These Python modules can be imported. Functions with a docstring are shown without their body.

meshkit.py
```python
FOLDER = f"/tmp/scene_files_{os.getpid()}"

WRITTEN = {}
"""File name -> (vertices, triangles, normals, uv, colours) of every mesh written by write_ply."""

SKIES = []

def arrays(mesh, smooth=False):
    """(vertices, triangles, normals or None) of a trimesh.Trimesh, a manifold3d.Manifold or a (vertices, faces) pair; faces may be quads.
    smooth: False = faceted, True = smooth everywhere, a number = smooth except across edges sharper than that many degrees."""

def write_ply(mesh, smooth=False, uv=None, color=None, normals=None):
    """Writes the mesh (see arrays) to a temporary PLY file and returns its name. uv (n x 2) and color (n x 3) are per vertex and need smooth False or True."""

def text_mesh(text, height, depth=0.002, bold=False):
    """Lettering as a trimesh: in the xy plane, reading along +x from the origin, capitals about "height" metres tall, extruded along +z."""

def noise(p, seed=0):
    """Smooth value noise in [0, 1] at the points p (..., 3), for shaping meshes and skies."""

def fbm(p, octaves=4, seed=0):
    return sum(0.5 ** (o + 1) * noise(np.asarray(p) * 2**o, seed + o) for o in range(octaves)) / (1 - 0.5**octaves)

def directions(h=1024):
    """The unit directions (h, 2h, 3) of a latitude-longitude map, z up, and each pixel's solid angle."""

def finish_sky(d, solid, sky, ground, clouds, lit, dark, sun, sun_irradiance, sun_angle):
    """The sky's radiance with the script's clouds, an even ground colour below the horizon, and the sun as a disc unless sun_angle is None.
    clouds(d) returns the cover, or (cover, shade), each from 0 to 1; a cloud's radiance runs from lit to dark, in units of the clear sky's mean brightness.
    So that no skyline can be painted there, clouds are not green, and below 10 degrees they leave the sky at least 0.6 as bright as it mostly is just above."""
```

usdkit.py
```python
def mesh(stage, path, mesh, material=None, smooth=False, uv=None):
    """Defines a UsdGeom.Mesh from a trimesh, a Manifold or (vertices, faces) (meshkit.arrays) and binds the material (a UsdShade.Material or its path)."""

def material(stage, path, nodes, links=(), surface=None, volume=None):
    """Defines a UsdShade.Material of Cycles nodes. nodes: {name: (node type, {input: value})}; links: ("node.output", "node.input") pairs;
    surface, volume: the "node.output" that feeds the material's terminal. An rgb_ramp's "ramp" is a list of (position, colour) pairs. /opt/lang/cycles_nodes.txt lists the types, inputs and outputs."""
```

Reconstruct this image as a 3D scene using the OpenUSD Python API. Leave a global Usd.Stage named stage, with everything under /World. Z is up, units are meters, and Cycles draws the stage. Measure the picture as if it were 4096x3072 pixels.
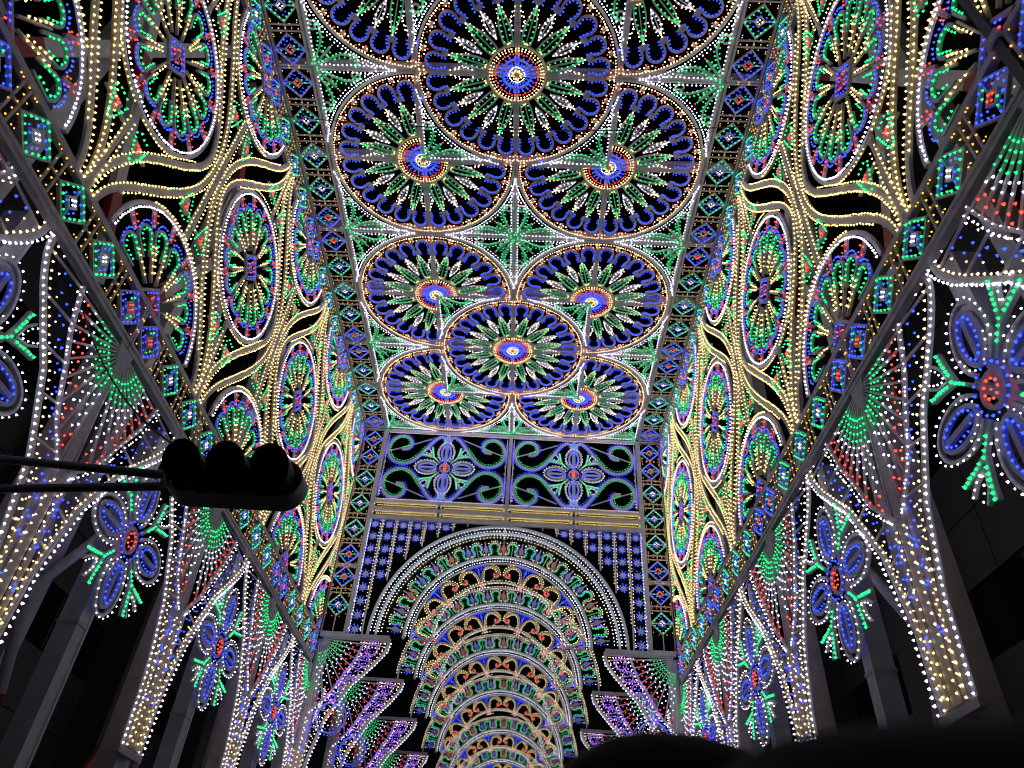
import math, random
import numpy as np, trimesh, usdkit
import manifold3d as m3
from shapely.geometry import LineString, Polygon, Point, box as sbox
from shapely.ops import unary_union
from shapely import affinity
from pxr import Usd, UsdGeom, UsdLux, Gf, Sdf

stage = Usd.Stage.CreateInMemory()
W_ = UsdGeom.Xform.Define(stage, '/World')
stage.SetDefaultPrim(W_.GetPrim())
UsdGeom.Scope.Define(stage, '/World/Looks')
S = 2.0            # metres per ceiling tile, the module of the whole structure
CAMH = 1.5
Z0 = CAMH / S      # ground lies this many modules under the lens
CX, H, D = 0.307, 6.843, 3.5885   # lens offset from the axis, ceiling above the lens, distance to row 0
WX = 2.36          # side walls at +-WX

# ------------------------------------------------------------------ camera
F_PX, PITCH, YAW, ROLL = 2932.0, 0.68825, -0.03741, 0.07292
cam = UsdGeom.Camera.Define(stage, '/World/camera')
cam.CreateHorizontalApertureAttr(36.0)
cam.CreateVerticalApertureAttr(27.0)
cam.CreateFocalLengthAttr(36.0 * F_PX / 4096)
cam.CreateFStopAttr(3.6)
cam.CreateFocusDistanceAttr(15.0)
cam.CreateClippingRangeAttr(Gf.Vec2f(0.02, 2000))
cam.CreateExposureAttr(0.0)
cp, sp, cy, sy = math.cos(PITCH), math.sin(PITCH), math.cos(YAW), math.sin(YAW)
Fv = np.array([sy * cp, cy * cp, sp]); Rv = np.array([cy, -sy, 0.0]); Uv = np.cross(Rv, Fv)
R2 = math.cos(ROLL) * Rv + math.sin(ROLL) * Uv; U2 = -math.sin(ROLL) * Rv + math.cos(ROLL) * Uv
cam.AddTransformOp().Set(Gf.Matrix4d(*R2, 0, *U2, 0, *(-Fv), 0, CX * S, 0, CAMH, 1))

# ------------------------------------------------------------------ night sky and a trace of moonlight
EL, AZ = math.radians(4.0), math.radians(200)
sky = UsdLux.DomeLight.Define(stage, '/World/sky')
sky.GetPrim().SetCustomDataByKey('kind', 'structure')
skym = usdkit.material(stage, '/World/Looks/night_sky', {
    't': ('sky_texture', {'sky_type': 'single_scattering', 'sun_disc': False, 'sun_elevation': EL, 'sun_rotation': AZ}),
    'm': ('mix_color', {'blend_type': 'multiply', 'fac': 1.0, 'b': (1.0, 0.75, 1.0)}),
    'b': ('background_shader', {'strength': 0.0006})}, [('t.color', 'm.a'), ('m.result', 'b.color')], surface='b.background')
from pxr import UsdShade
UsdShade.MaterialBindingAPI.Apply(sky.GetPrim()).Bind(skym)
moon = UsdLux.DistantLight.Define(stage, '/World/moon')
moon.CreateIntensityAttr(0.0006); moon.CreateAngleAttr(0.5); moon.CreateColorAttr(Gf.Vec3f(1.0, 0.95, 0.88))
moon.GetPrim().CreateAttribute('inputs:normalize', Sdf.ValueTypeNames.Bool).Set(True)
moon.AddRotateXYZOp().Set(Gf.Vec3f(60, 0, -30))

# ------------------------------------------------------------------ materials
def mat(name, nodes, links, surface):
    return usdkit.material(stage, '/World/Looks/' + name, nodes, links, surface=surface)
def paint(name, col, rough=.5, var=.25, scale=6.0, metallic=0.0, bump=.0, bscale=60):
    lo = tuple(c * (1 - var) for c in col)
    n = {'g': ('geometry', {}), 'n': ('noise_texture', {'scale': scale, 'detail': 4.0, 'roughness': .65}),
         'r': ('rgb_ramp', {'ramp': [(0.3, lo), (0.62, col)]}),
         'p': ('principled_bsdf', {'roughness': rough, 'metallic': metallic})}
    l = [('g.position', 'n.vector'), ('n.color', 'r.fac'), ('r.color', 'p.base_color')]
    l[1] = ('n.fac', 'r.fac')
    if bump:
        n['n2'] = ('noise_texture', {'scale': bscale, 'detail': 3.0}); n['bu'] = ('bump', {'strength': bump, 'distance': .01})
        l += [('g.position', 'n2.vector'), ('n2.fac', 'bu.height'), ('bu.normal', 'p.normal')]
    return mat(name, n, l, 'p.BSDF')
M = dict(
    board=paint('white_painted_board', (.74, .71, .76), .45, .22, 5),
    board2=paint('grey_white_board', (.66, .63, .68), .5, .25, 4),
    steel=paint('galvanised_steel', (.55, .54, .56), .4, .3, 7),
    red=paint('red_paint', (.32, .02, .025), .45, .3, 5),
    seam=paint('dark_seam_steel', (.03, .03, .035), .5, .3, 5),
    asphalt=paint('asphalt', (.05, .05, .052), .85, .35, 3, bump=.5, bscale=90),
    paving=paint('paving_slab', (.17, .165, .16), .8, .3, 2, bump=.3),
    kerb=paint('kerb_stone', (.28, .27, .26), .8, .3, 3),
    mark=paint('road_paint', (.7, .7, .68), .6, .3, 8),
    stone=paint('dark_granite', (.06, .056, .056), .55, .3, 1.5, bump=.15),
    stone2=paint('dark_granite_b', (.05, .047, .047), .5, .3, 1.8, bump=.15),
    wall=paint('building_joint', (.022, .021, .021), .8, .2, 2),
    pane=mat('night_pane', {'p': ('principled_bsdf', {'base_color': (.01, .011, .013), 'roughness': .06})}, [], 'p.BSDF'),
    sigbody=paint('signal_grey_enamel', (.16, .16, .17), .45, .3, 9),
    sigblack=paint('signal_black', (.008, .008, .009), .55, .2, 12),
    lens=mat('signal_lens_unlit', {'p': ('principled_bsdf', {'base_color': (.012, .01, .008), 'roughness': .25})}, [], 'p.BSDF'),
    cable=paint('black_rubber_cable', (.015, .015, .015), .6, .2, 20),
    coat=paint('black_cloth', (.006, .006, .007), .95, .4, 30),
    coat2=paint('black_wool', (.005, .005, .006), .95, .4, 40),
    skin=paint('skin', (.42, .27, .2), .55, .1, 20),
)
LAMP = dict(
    blue=((.018, .05, 1.0), 4.6), green=((.014, 1.0, .24), 2.3), white=((.86, .83, 1.0), 3.4),
    warm=((1.0, .72, .40), 3.0), yellow=((1.0, .70, .24), 3.0), amber=((1.0, .50, .06), 2.0), red=((1.0, .05, .03), 3.6), purple=((.34, .08, 1.0), 3.6))
for k, (c, st) in LAMP.items():
    M['lamp_' + k] = mat(k + '_lamp_glow', {'e': ('emission', {'color': c, 'strength': st})}, [], 'e.emission')

# ------------------------------------------------------------------ scene-graph helpers
used = {}
def numbered(parent, name):
    k = (str(parent), name); n = used.get(k, -1) + 1; used[k] = n
    return name if n == 0 else f'{name}_{n:03d}'
def data(p, label=None, cat=None, group=None, kind=None):
    for k, v in (('label', label), ('category', cat), ('group', group), ('kind', kind)):
        if v: p.SetCustomDataByKey(k, v)
def mtx(o, a=(1, 0, 0), b=(0, 1, 0), c=(0, 0, 1)):
    return Gf.Matrix4d(*map(float, a), 0, *map(float, b), 0, *map(float, c), 0, *map(float, o), 1)
def thing(name, label, cat, m=None, group=None):
    x = UsdGeom.Xform.Define(stage, '/World/' + numbered('/World', name))
    x.AddTransformOp().Set(m if m is not None else mtx((0, 0, 0)))
    data(x.GetPrim(), label, cat, group); return x.GetPrim()
def copy(root, m, label, group=None):
    base = root.GetName()
    base = base[:-4] if base[-3:].isdigit() else base
    x = UsdGeom.Xform.Define(stage, '/World/' + numbered('/World', base))
    p = x.GetPrim(); p.GetReferences().AddInternalReference(root.GetPath())
    op = UsdGeom.XformOp(p.GetAttribute('xformOp:transform')) if p.HasAttribute('xformOp:transform') else x.AddTransformOp()
    op.Set(m); p.SetInstanceable(True)
    was = root.GetCustomData()
    data(p, label, was['category'], group or was.get('group')); return p
def part(parent, name, mesh, m, label=None, kind=None, smooth=False):
    pp = parent.GetPath() if parent else Sdf.Path('/World')
    u = usdkit.mesh(stage, str(pp) + '/' + numbered(pp, name), mesh, M[m], smooth=smooth)
    data(u.GetPrim(), label, None, None, kind); return u.GetPrim()
def struct(name, mesh, m, smooth=False):
    return part(None, name, mesh, m, kind='structure', smooth=smooth)

# ------------------------------------------------------------------ shapes: drawn in panel coordinates u, v (modules); w points to the viewer
T = .022     # board thickness
def line(pts, w, cap='flat', join='round'):
    return LineString(pts).buffer(w / 2, cap_style=cap, join_style=join, quad_segs=3)
def ring(c, r0, r1, n=48):
    p = Point(c).buffer(r1, quad_segs=max(2, n // 4))
    return p.difference(Point(c).buffer(r0, quad_segs=max(2, n // 4))) if r0 > 0 else p
def disc(c, r, n=10):
    a = np.arange(n) * 2 * np.pi / n; return Polygon(np.c_[c[0] + r * np.cos(a), c[1] + r * np.sin(a)])
def arc(c, r, a0, a1, step=5):
    n = max(2, int(abs(a1 - a0) / step) + 1); a = np.radians(np.linspace(a0, a1, n))
    return np.c_[c[0] + r * np.cos(a), c[1] + r * np.sin(a)]
def flat(shape, w=0.0, t=T):
    """2-D shapes -> one solid of thickness t whose face lies at w (in metres)."""
    g = unary_union(shape) if isinstance(shape, list) else shape
    g = g.simplify(.0012)
    ms = []
    for q in getattr(g, 'geoms', [g]):
        if q.is_empty or q.area < 1e-6 or q.geom_type != 'Polygon': continue
        q = affinity.scale(q, S, S, origin=(0, 0))
        e = trimesh.creation.extrude_polygon(q, t * S, engine='earcut'); e.apply_translation((0, 0, (w - t) * S)); ms.append(e)
    return trimesh.util.concatenate(ms)
def bx(c, size):
    b = trimesh.creation.box(np.array(size) * S); b.apply_translation(np.array(c) * S); return b
def along(pts, pitch, inset=None, close=False):
    pts = np.asarray(pts, float)
    if close: pts = np.vstack([pts, pts[:1]])
    seg = np.r_[0, np.cumsum(np.linalg.norm(np.diff(pts, axis=0), axis=1))]
    n = max(1, int(round(seg[-1] / pitch)))
    s = np.arange(n) * seg[-1] / n if close else (np.arange(n) + .5) * seg[-1] / n
    return np.c_[np.interp(s, seg, pts[:, 0]), np.interp(s, seg, pts[:, 1])]
def offset(pts, d):
    pts = np.asarray(pts, float); t = np.gradient(pts, axis=0); t /= np.maximum(np.linalg.norm(t, axis=1, keepdims=True), 1e-9)
    return pts + d * np.c_[-t[:, 1], t[:, 0]]
def polar(r, deg, c=(0, 0)):
    a = np.radians(deg); return np.stack([c[0] + r * np.cos(a), c[1] + r * np.sin(a)], -1)
rng = np.random.default_rng(5)
NB = 5
_a = np.arange(NB) * 2 * np.pi / NB
BULB_V = np.vstack([[0, 0, -.55], np.c_[np.cos(_a), np.sin(_a), np.zeros(NB)], [0, 0, 1.45]])
BULB_F = np.array([[0, 1 + (i + 1) % NB, 1 + i] for i in range(NB)] + [[NB + 1, 1 + i, 1 + (i + 1) % NB] for i in range(NB)])
BR = .0083
class Bulbs:
    def __init__(s): s.d = {}
    def add(s, color, pts, w=.004, size=1.0):
        pts = np.atleast_2d(np.asarray(pts, float))
        if len(pts): s.d.setdefault(color, []).append(np.c_[pts[:, :2], np.full(len(pts), w), np.full(len(pts), size)])
    def clip(s, keep):
        for k in list(s.d):
            a = np.vstack(s.d[k]); a = a[keep(a[:, 0], a[:, 1])]; s.d[k] = [a] if len(a) else []
            if not len(a): del s.d[k]
    def build(s, parent, dv=0.0, scale=1.0):
        for k, v in s.d.items():
            a = np.vstack(v); n = len(a)
            a = a.copy(); a[:, :2] += rng.normal(0, .0016, (n, 2)); sz = BR * a[:, 3] * scale * rng.uniform(.85, 1.12, n)
            base = np.c_[a[:, 0], a[:, 1] + dv, a[:, 2]] * S
            tilt = rng.normal(0, .16, (n, 2))
            v3 = BULB_V[None] * (sz * S)[:, None, None]
            v3 = v3.copy(); v3[..., :2] += v3[..., 2:] * tilt[:, None, :]
            verts = (base[:, None] + v3).reshape(-1, 3)
            f = (BULB_F[None] + (np.arange(n) * len(BULB_V))[:, None, None]).reshape(-1, 3)
            part(parent, k + '_bulbs', (verts, f), 'lamp_' + k, kind='stuff')

def lit(p, *sets):
    b = Bulbs()
    for a in sets: b.add(a[0], a[1], size=a[2] if len(a) > 2 else 1.0)
    b.build(p)

def frame_ceiling(x, row): return mtx((x * S, (row + D) * S, (H + Z0) * S), (1, 0, 0), (0, -1, 0), (0, 0, -1))
def frame_ceiling_rot(x, row, deg):
    c, s = math.cos(math.radians(deg)), math.sin(math.radians(deg))
    return mtx((x * S, (row + D) * S, (H + Z0) * S), (c, -s, 0), (-s, -c, 0), (0, 0, -1))
def frame_wall(side, row, z):
    y = (row + D) * S
    return mtx((-WX * S, y, (z + Z0) * S), (0, 1, 0), (0, 0, 1), (1, 0, 0)) if side < 0 else mtx((WX * S, y, (z + Z0) * S), (0, -1, 0), (0, 0, 1), (-1, 0, 0))
def frame_front(x, row, z): return mtx((x * S, (row + D) * S, (z + Z0) * S), (1, 0, 0), (0, 0, 1), (0, -1, 0))
ORD = ['nearest the facade', 'second from the facade', 'third from the facade', 'fourth from the facade', 'fifth from the facade', 'sixth from the facade']
SIDE = {-1: 'left', 1: 'right'}

# ================================================================== ground, kerbs, buildings
def plane(x0, x1, y0, y1, z, t=.3):
    b = trimesh.creation.box((x1 - x0, y1 - y0, t)); b.apply_translation(((x0 + x1) / 2, (y0 + y1) / 2, z - t / 2)); return b
struct('ground', plane(-400, 400, -300, 500, -.02), 'asphalt')
struct('road', plane(-4.3, 4.3, -60, 120, -.004, .012), 'asphalt')
for sgn, nm in ((-1, 'pavement'), (1, 'pavement')):
    struct(nm, plane(*sorted((sgn * 4.5, sgn * 11.5)), -60, 120, .12, .135), 'paving')
    struct('kerb', plane(*sorted((sgn * 4.3, sgn * 4.5)), -60, 120, .13, .14), 'kerb')
struct('road_marking', trimesh.util.concatenate([plane(-.08, .08, y, y + 5, .004, .004) for y in range(-40, 100, 10)]), 'mark')

def building(name, label, x0, x1, y0, y1, h, pil, side):
    """A tall dark stone-clad building along the pavement; its street face carries pilasters, stone slabs and dark windows."""
    t = thing(name, label, 'building', mtx((0, 0, 0)))
    b = trimesh.creation.box((x1 - x0, y1 - y0, h)); b.apply_translation(((x0 + x1) / 2, (y0 + y1) / 2, h / 2)); part(t, 'wall', b, 'wall')
    fx = x1 if side < 0 else x0; n = 1 if side < 0 else -1
    for p in pil:
        b = trimesh.creation.box((1.0, 1.5, h - .4)); b.apply_translation((fx + n * .502, p, (h - .4) / 2 + .125)); part(t, 'pilaster', b, 'stone')
    r = random.Random(7 + side)
    for i, (a, c) in enumerate(zip(pil[:-1], pil[1:])):
        lo, hi = a + .76, c - .76; k = 0; z = .14
        while z < h - 1.6:
            if k % 3 == 2 and z > 3:
                g = trimesh.creation.box((.04, hi - lo - .5, 1.32)); g.apply_translation((fx + n * .021, (lo + hi) / 2, z + .7)); w = part(t, 'window', g, 'pane')
                for q in (lo + .12, (lo + hi) / 2, hi - .12):
                    f = trimesh.creation.box((.08, .07, 1.3)); f.apply_translation((fx + n * .082, q, z + .7)); part(w, 'mullion', f, 'seam')
            else:
                m = max(1, int((hi - lo) / 1.6)); wd = (hi - lo) / m
                for j in range(m):
                    s_ = trimesh.creation.box((.1 + r.uniform(0, .012), wd - .03, 1.37)); s_.apply_translation((fx + n * .052, lo + (j + .5) * wd, z + .7))
                    part(t, 'stone_slab', s_, r.choice(['stone', 'stone', 'stone2']))
            z += 1.4; k += 1
    return t
building('office_building', 'dark stone clad office building behind the left hand arcade', -27, -11.0, -6, 44, 19, [-5, 1.5, 8, 14.5, 21, 27.5], -1)
building('office_building', 'dark building with broad stone piers behind the right hand arcade', 10.2, 26, -6, 44, 20, [-4, 3, 9.5, 16, 22.5, 29], 1)

# ================================================================== ceiling rosettes
def rosette(name, label, m, quads):
    t = thing(name, label, 'rosette', m, 'round rosettes of the light ceiling')
    B = Bulbs()
    inq = lambda deg: int((deg % 360) // 90) in quads
    for q in quads:
        a0 = 90 * q
        part(t, 'rim', flat(line(arc((0, 0), .985, a0, a0 + 90, 4), .024)), 'board')
        part(t, 'hub_ring', flat([line(arc((0, 0), .285, a0, a0 + 90, 6), .02), line(arc((0, 0), .142, a0, a0 + 90, 9), .018)], -.004), 'board')
    for k in range(4):
        if k in quads or (k - 1) % 4 in quads:
            p = [polar(.012, 90 * k), polar(.97, 90 * k)]
            part(t, 'cross_board', flat([line(p, .036)] + [line([polar(.30, 90 * k), polar(.42, 90 * k), polar(.70, 90 * k)], .06), ], .002, .03), 'board2')
    part(t, 'centre_boss', flat(disc((0, 0), .024, 8), .004, .03), 'board2')
    for k in range(24):                                   # scalloped blue petals
        a = 7.5 + 15 * k
        if not inq(a): continue
        th = np.radians(np.linspace(-128, 128, 15))
        loc = np.c_[.80 + .094 * np.cos(th), .086 * np.sin(th)]
        loc = np.vstack([[.70, -.062], loc, [.70, .062]]) if True else loc
        R_ = np.array([[math.cos(math.radians(a)), -math.sin(math.radians(a))], [math.sin(math.radians(a)), math.cos(math.radians(a))]])
        inner = np.c_[.80 + .074 * np.cos(th), .066 * np.sin(th)]
        lit(part(t, 'petal', flat(line(loc @ R_.T, .02)), 'board'), ('blue', along(inner @ R_.T, .036)))
        for sg in (-1, 1):
            B.add('warm', along(np.array([[.545, sg * .030], [.665, sg * .064]]) @ R_.T, .040), size=.85)
            B.add('warm', np.array([[.905, sg * .06]]) @ R_.T)
        B.add('warm', np.array([[.50, .0], [.53, .0]]) @ R_.T, size=.8)
        B.add('red', np.array([[.93, .035], [.93, -.035]]) @ R_.T, size=.8)
    for k in range(24):
        a = 15 * k
        if not (inq(a + .1) or inq(a - .1)): continue
        onaxis = k % 6 == 0
        R_ = np.array([[math.cos(math.radians(a)), -math.sin(math.radians(a))], [math.sin(math.radians(a)), math.cos(math.radians(a))]])
        blob = disc(polar(.716, a), .034, 10)
        st = [line([polar(.905, a), polar(.94, a)], .02), line(np.array([[.922, -.02], [.922, .02]]) @ R_.T, .014)]
        if not onaxis: part(t, 'knot', flat(blob, .002), 'board2'); part(t, 'cross_plate', flat(st, .002), 'board2')
        full = inq(a + .1) and inq(a - .1)
        B.add('white', np.array([[.674, 0.]]) @ R_.T if not onaxis else np.zeros((0, 2)))
        B.add('blue', np.array([[.735, .05], [.735, -.05], [.70, .047], [.70, -.047]]) @ R_.T)
        B.add('warm', np.array([[.905, .02], [.905, -.02], [.945, .016], [.945, -.016]]) @ R_.T)
        B.add('red', np.array([[.925, .03], [.885, 0]]) @ R_.T, size=.85)
        if k % 2:                                          # green spear leaf
            x = np.linspace(0, 1, 11); r = .30 + .375 * x; hw = .056 * np.sin(np.pi * np.minimum(1, x * .72 + .28)) ** .9 + .004
            out = np.vstack([np.c_[r, hw], np.c_[r, -hw][::-1]]); P = Polygon(out @ R_.T)
            sh = P.difference(P.buffer(-.013, join_style='mitre')).union(line([polar(.30, a), polar(.66, a)], .009))
            rr = np.linspace(.335, .60, 6)
            hh = np.interp(rr, r, hw) - .024
            lit(part(t, 'green_leaf', flat(sh), 'board'), ('green', np.vstack([np.c_[rr, hh], np.c_[rr, -hh], [[.625, 0], [.65, 0], [.60, 0]]]) @ R_.T))
            B.add('yellow', np.array([[.315, .012], [.315, -.012]]) @ R_.T)
        else:
            x = np.linspace(0, 1, 9); r = .385 + .28 * x; hw = .036 * np.sin(np.pi * x) + .003
            out = np.vstack([np.c_[r, hw], np.c_[r, -hw][::-1]]); P = Polygon(out @ R_.T)
            sh = P.difference(P.buffer(-.011, join_style='mitre')).union(line([polar(.385, a), polar(.66, a)], .009))
            rr = np.linspace(.43, .60, 5); hh = np.interp(rr, r, hw) - (.012 if not onaxis else -.02)
            wp = np.vstack([np.c_[rr, hh], np.c_[rr, -hh]] + ([[[.40, 0], [.635, 0], [.62, 0], [.65, 0]]] if not onaxis else [])) @ R_.T
            if onaxis: B.add('white', wp, w=.008)
            else: lit(part(t, 'white_leaf', flat(sh), 'board'), ('white', wp))
    for k in range(48):
        a = 3.75 + 7.5 * k
        if inq(a):
            B.add('yellow', polar(np.array([.262]), np.array([a]))); B.add('warm' if k % 2 else 'yellow', polar(np.array([.238]), np.array([a])), size=.9)
    for k in range(24):
        a = 7.5 + 15 * k
        if inq(a):
            B.add('red', polar(np.array([.205]), np.array([a + 3]))); B.add('red', polar(np.array([.212]), np.array([a - 4])), size=.8)
            B.add('blue', polar(np.array([.178, .16]), np.array([a, a])))
            B.add('blue', polar(np.array([.118, .098]), np.array([a, a])))
            B.add('white', polar(np.array([.076]), np.array([a])), size=.85)
            if k % 3 == 1: B.add('yellow', polar(np.array([.050, .036]), np.array([a - 9, a + 8])))
    for q in quads:
        B.add('warm', along(arc((0, 0), .955, 90 * q + 1, 90 * q + 89, 3), .030))
    B.build(t); return t
fullQ, tri = [0, 1, 2, 3], [0, 1, 2]
rname = {(0, 0): 'the whole rosette at the top centre', (0, 4): 'the whole rosette in the lower centre'}
r0 = rosette('ceiling_rosette', 'whole ceiling rosette of blue petals at the top centre, nearest the camera', frame_ceiling(0, 0), fullQ)
copy(r0, frame_ceiling(0, 4), 'whole ceiling rosette in the middle just above the lowest pair, over the facade')
# a three-quarter rosette lacks the quarter that the whole rosette covers; frame_ceiling maps local v to -row
P0 = None
for row in (-1, 1, 3, 5):
    for sx in (-1, 1):
        toC = 1 if row in (-1, 3) else -1                  # direction along the street of the whole rosette it tucks under
        mu, mv = -sx, -toC                                 # missing quarter in local u, v
        q = {(1, 1): 0, (-1, 1): 1, (-1, -1): 2, (1, -1): 3}[(mu, mv)]
        deg = 90 * (q - 3)
        where = {-1: 'cut by the top edge of the picture', 1: 'under the top centre rosette', 3: 'second pair above the facade', 5: 'lowest pair, touching the facade'}[row]
        lab = f'{SIDE[sx]} three quarter ceiling rosette, {where}'
        rname[(sx, row)] = f'the {SIDE[sx]} rosette {where}'
        m = frame_ceiling_rot(sx, row, deg)
        if P0 is None: P0 = rosette('ceiling_rosette', lab, m, tri)
        else: copy(P0, m, lab)

# ------------------------------------------------------------------ green corner panels between the rosettes
def spandrel(label, m):
    t = thing('ceiling_corner_panel', label, 'light panel', m, 'green scroll corner panels of the ceiling')
    B = Bulbs()
    part(t, 'edge_board', flat([sbox(.975, .05, .998, .998), sbox(.05, .975, .975, .998)], -.003), 'board2')
    def scroll(f):
        stem = np.array([[.985, .985], [.955, .90], [.90, .80], [.865, .70], [.872, .62]])
        sp = np.array([[.925 + r * math.cos(a), .60 + r * math.sin(a)] for a, r in zip(np.linspace(math.radians(168), math.radians(168 + 400), 18), np.linspace(.058, .018, 18))])
        p = np.vstack([stem, sp]); p = p if f else p[:, ::-1]
        part(t, 'scroll_board', flat(line(p, .016)), 'board')
        B.add('green', along(offset(p[:14], .022), .042)); B.add('green', along(offset(p[2:12], -.022), .05))
    scroll(True); scroll(False)
    part(t, 'leaf_board', flat([line([(.975, .975), (.86, .86), (.80, .80)], .022), line([(.86, .86), (.83, .90)], .014), line([(.86, .86), (.90, .83)], .014)], .002), 'board')
    B.add('green', [[.93, .885], [.885, .93], [.87, .83], [.83, .87], [.845, .80], [.80, .845], [.79, .79]])
    B.add('white', along(arc((0, 0), 1.022, 10, 80, 3), .03))
    B.add('white', along([[.962, .26], [.962, .93]], .042)); B.add('white', along([[.26, .962], [.93, .962]], .042))
    B.add('white', along(arc((0, 0), 1.055, 20, 70, 3), .044))
    B.add('red', polar(np.array([1.085, 1.085, 1.09]), np.array([30, 60, 45])), size=.8)
    B.build(t); return t
sp0 = None
for (cx_, cr_), nm in list(rname.items()):
    for du in (-1, 1):
        for dr in (-1, 1):
            if cx_ != 0 and du == -cx_ and dr == (1 if cr_ in (-1, 3) else -1): continue
            if cr_ == -1 and dr < 0: continue
            lu, lv = du, -dr
            q = {(1, 1): 0, (-1, 1): 1, (-1, -1): 2, (1, -1): 3}[(lu, lv)]
            lab = f'green corner panel at the {"far" if dr > 0 else "near"} {SIDE[du]} of {nm}'
            m = frame_ceiling_rot(cx_, cr_, 90 * q)
            if sp0 is None: sp0 = spandrel(lab, m)
            else: copy(sp0, m, lab)

# ------------------------------------------------------------------ ceiling beams and tubes
names = {-2: 'along the left edge', -1: 'through the left rosettes', 0: 'along the middle', 1: 'through the right rosettes', 2: 'along the right edge'}
for i in range(-2, 3):
    t = thing('ceiling_beam', f'long white beam of the light ceiling {names[i]}', 'beam', mtx((0, 0, 0)), 'long beams of the ceiling')
    for r in range(-1, 6, 1):
        part(t, 'beam_length', bx((i, D + r + .5, H + Z0 + .045), (.036 if abs(i) < 2 else .05, .994, .05)), 'board2')
for r in range(-1, 7):
    b = trimesh.creation.cylinder(.043 * S, 4.7 * S, sections=14); b.apply_transform(trimesh.transformations.rotation_matrix(np.pi / 2, [0, 1, 0])); b.apply_translation(np.array((0, r + D + .01, H + Z0 + .115)) * S)
    o = ORD[6 - r - 1] if 0 <= 5 - r < 6 else ('right above the facade' if r == 6 else 'at the top edge of the picture')
    t = thing('cross_tube', f'round white tube lying across the ceiling frame, {o}', 'tube', mtx((0, 0, 0)), 'tubes across the ceiling')
    part(t, 'tube', b, 'board2', smooth=40)
    part(t, 'cross_rail', bx((0, r + D, H + Z0 + .04), (3.93, .036, .04)), 'board2')
    for s_ in (-1, 1): part(t, 'collar', bx((s_ * 2.06, r + D + .01, H + Z0 + .09), (.03, .10, .12)), 'steel')

# ================================================================== diamond strips
def lozenge(t, B, u, kind, h=.16):
    P = Polygon([(u - h, 0), (u, -h), (u + h, 0), (u, h)])
    p2 = Polygon([(u - .055, 0), (u, -.055), (u + .055, 0), (u, .055)])
    sh = [P.difference(P.buffer(-.014, join_style='mitre')), p2.difference(p2.buffer(-.011, join_style='mitre')),
          line([(u, .05), (u, h - .01)], .008), line([(u, -.05), (u, -h + .01)], .008)]
    lz = part(t, 'lozenge', flat(sh), 'board'); B = Bulbs()
    main, sec, core = ('blue', 'green', 'red') if kind == 'r' else ('green', 'blue', 'white')
    for q in range(4):
        a, b = np.array([(h - .028), 0.]), np.array([0., (h - .028)])
        pts = np.array([a + (b - a) * f for f in (.04, .28, .52, .76)]); c, s_ = [(1, 0), (0, 1), (-1, 0), (0, -1)][q]
        rot = np.c_[pts[:, 0] * c - pts[:, 1] * s_, pts[:, 0] * s_ + pts[:, 1] * c] + [u, 0]
        B.add(main, rot)
        mid = np.array([[.048, .038], [.082, .012]]); mid = np.c_[mid[:, 0] * c - mid[:, 1] * s_, mid[:, 0] * s_ + mid[:, 1] * c] + [u, 0]
        B.add(sec if q % 2 else (main if kind == 'r' else sec), mid, size=.92)
    B.add(core, [[u, .02], [u, -.02], [u + .02, 0], [u - .02, 0]], size=.95)
    B.build(lz)
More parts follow.
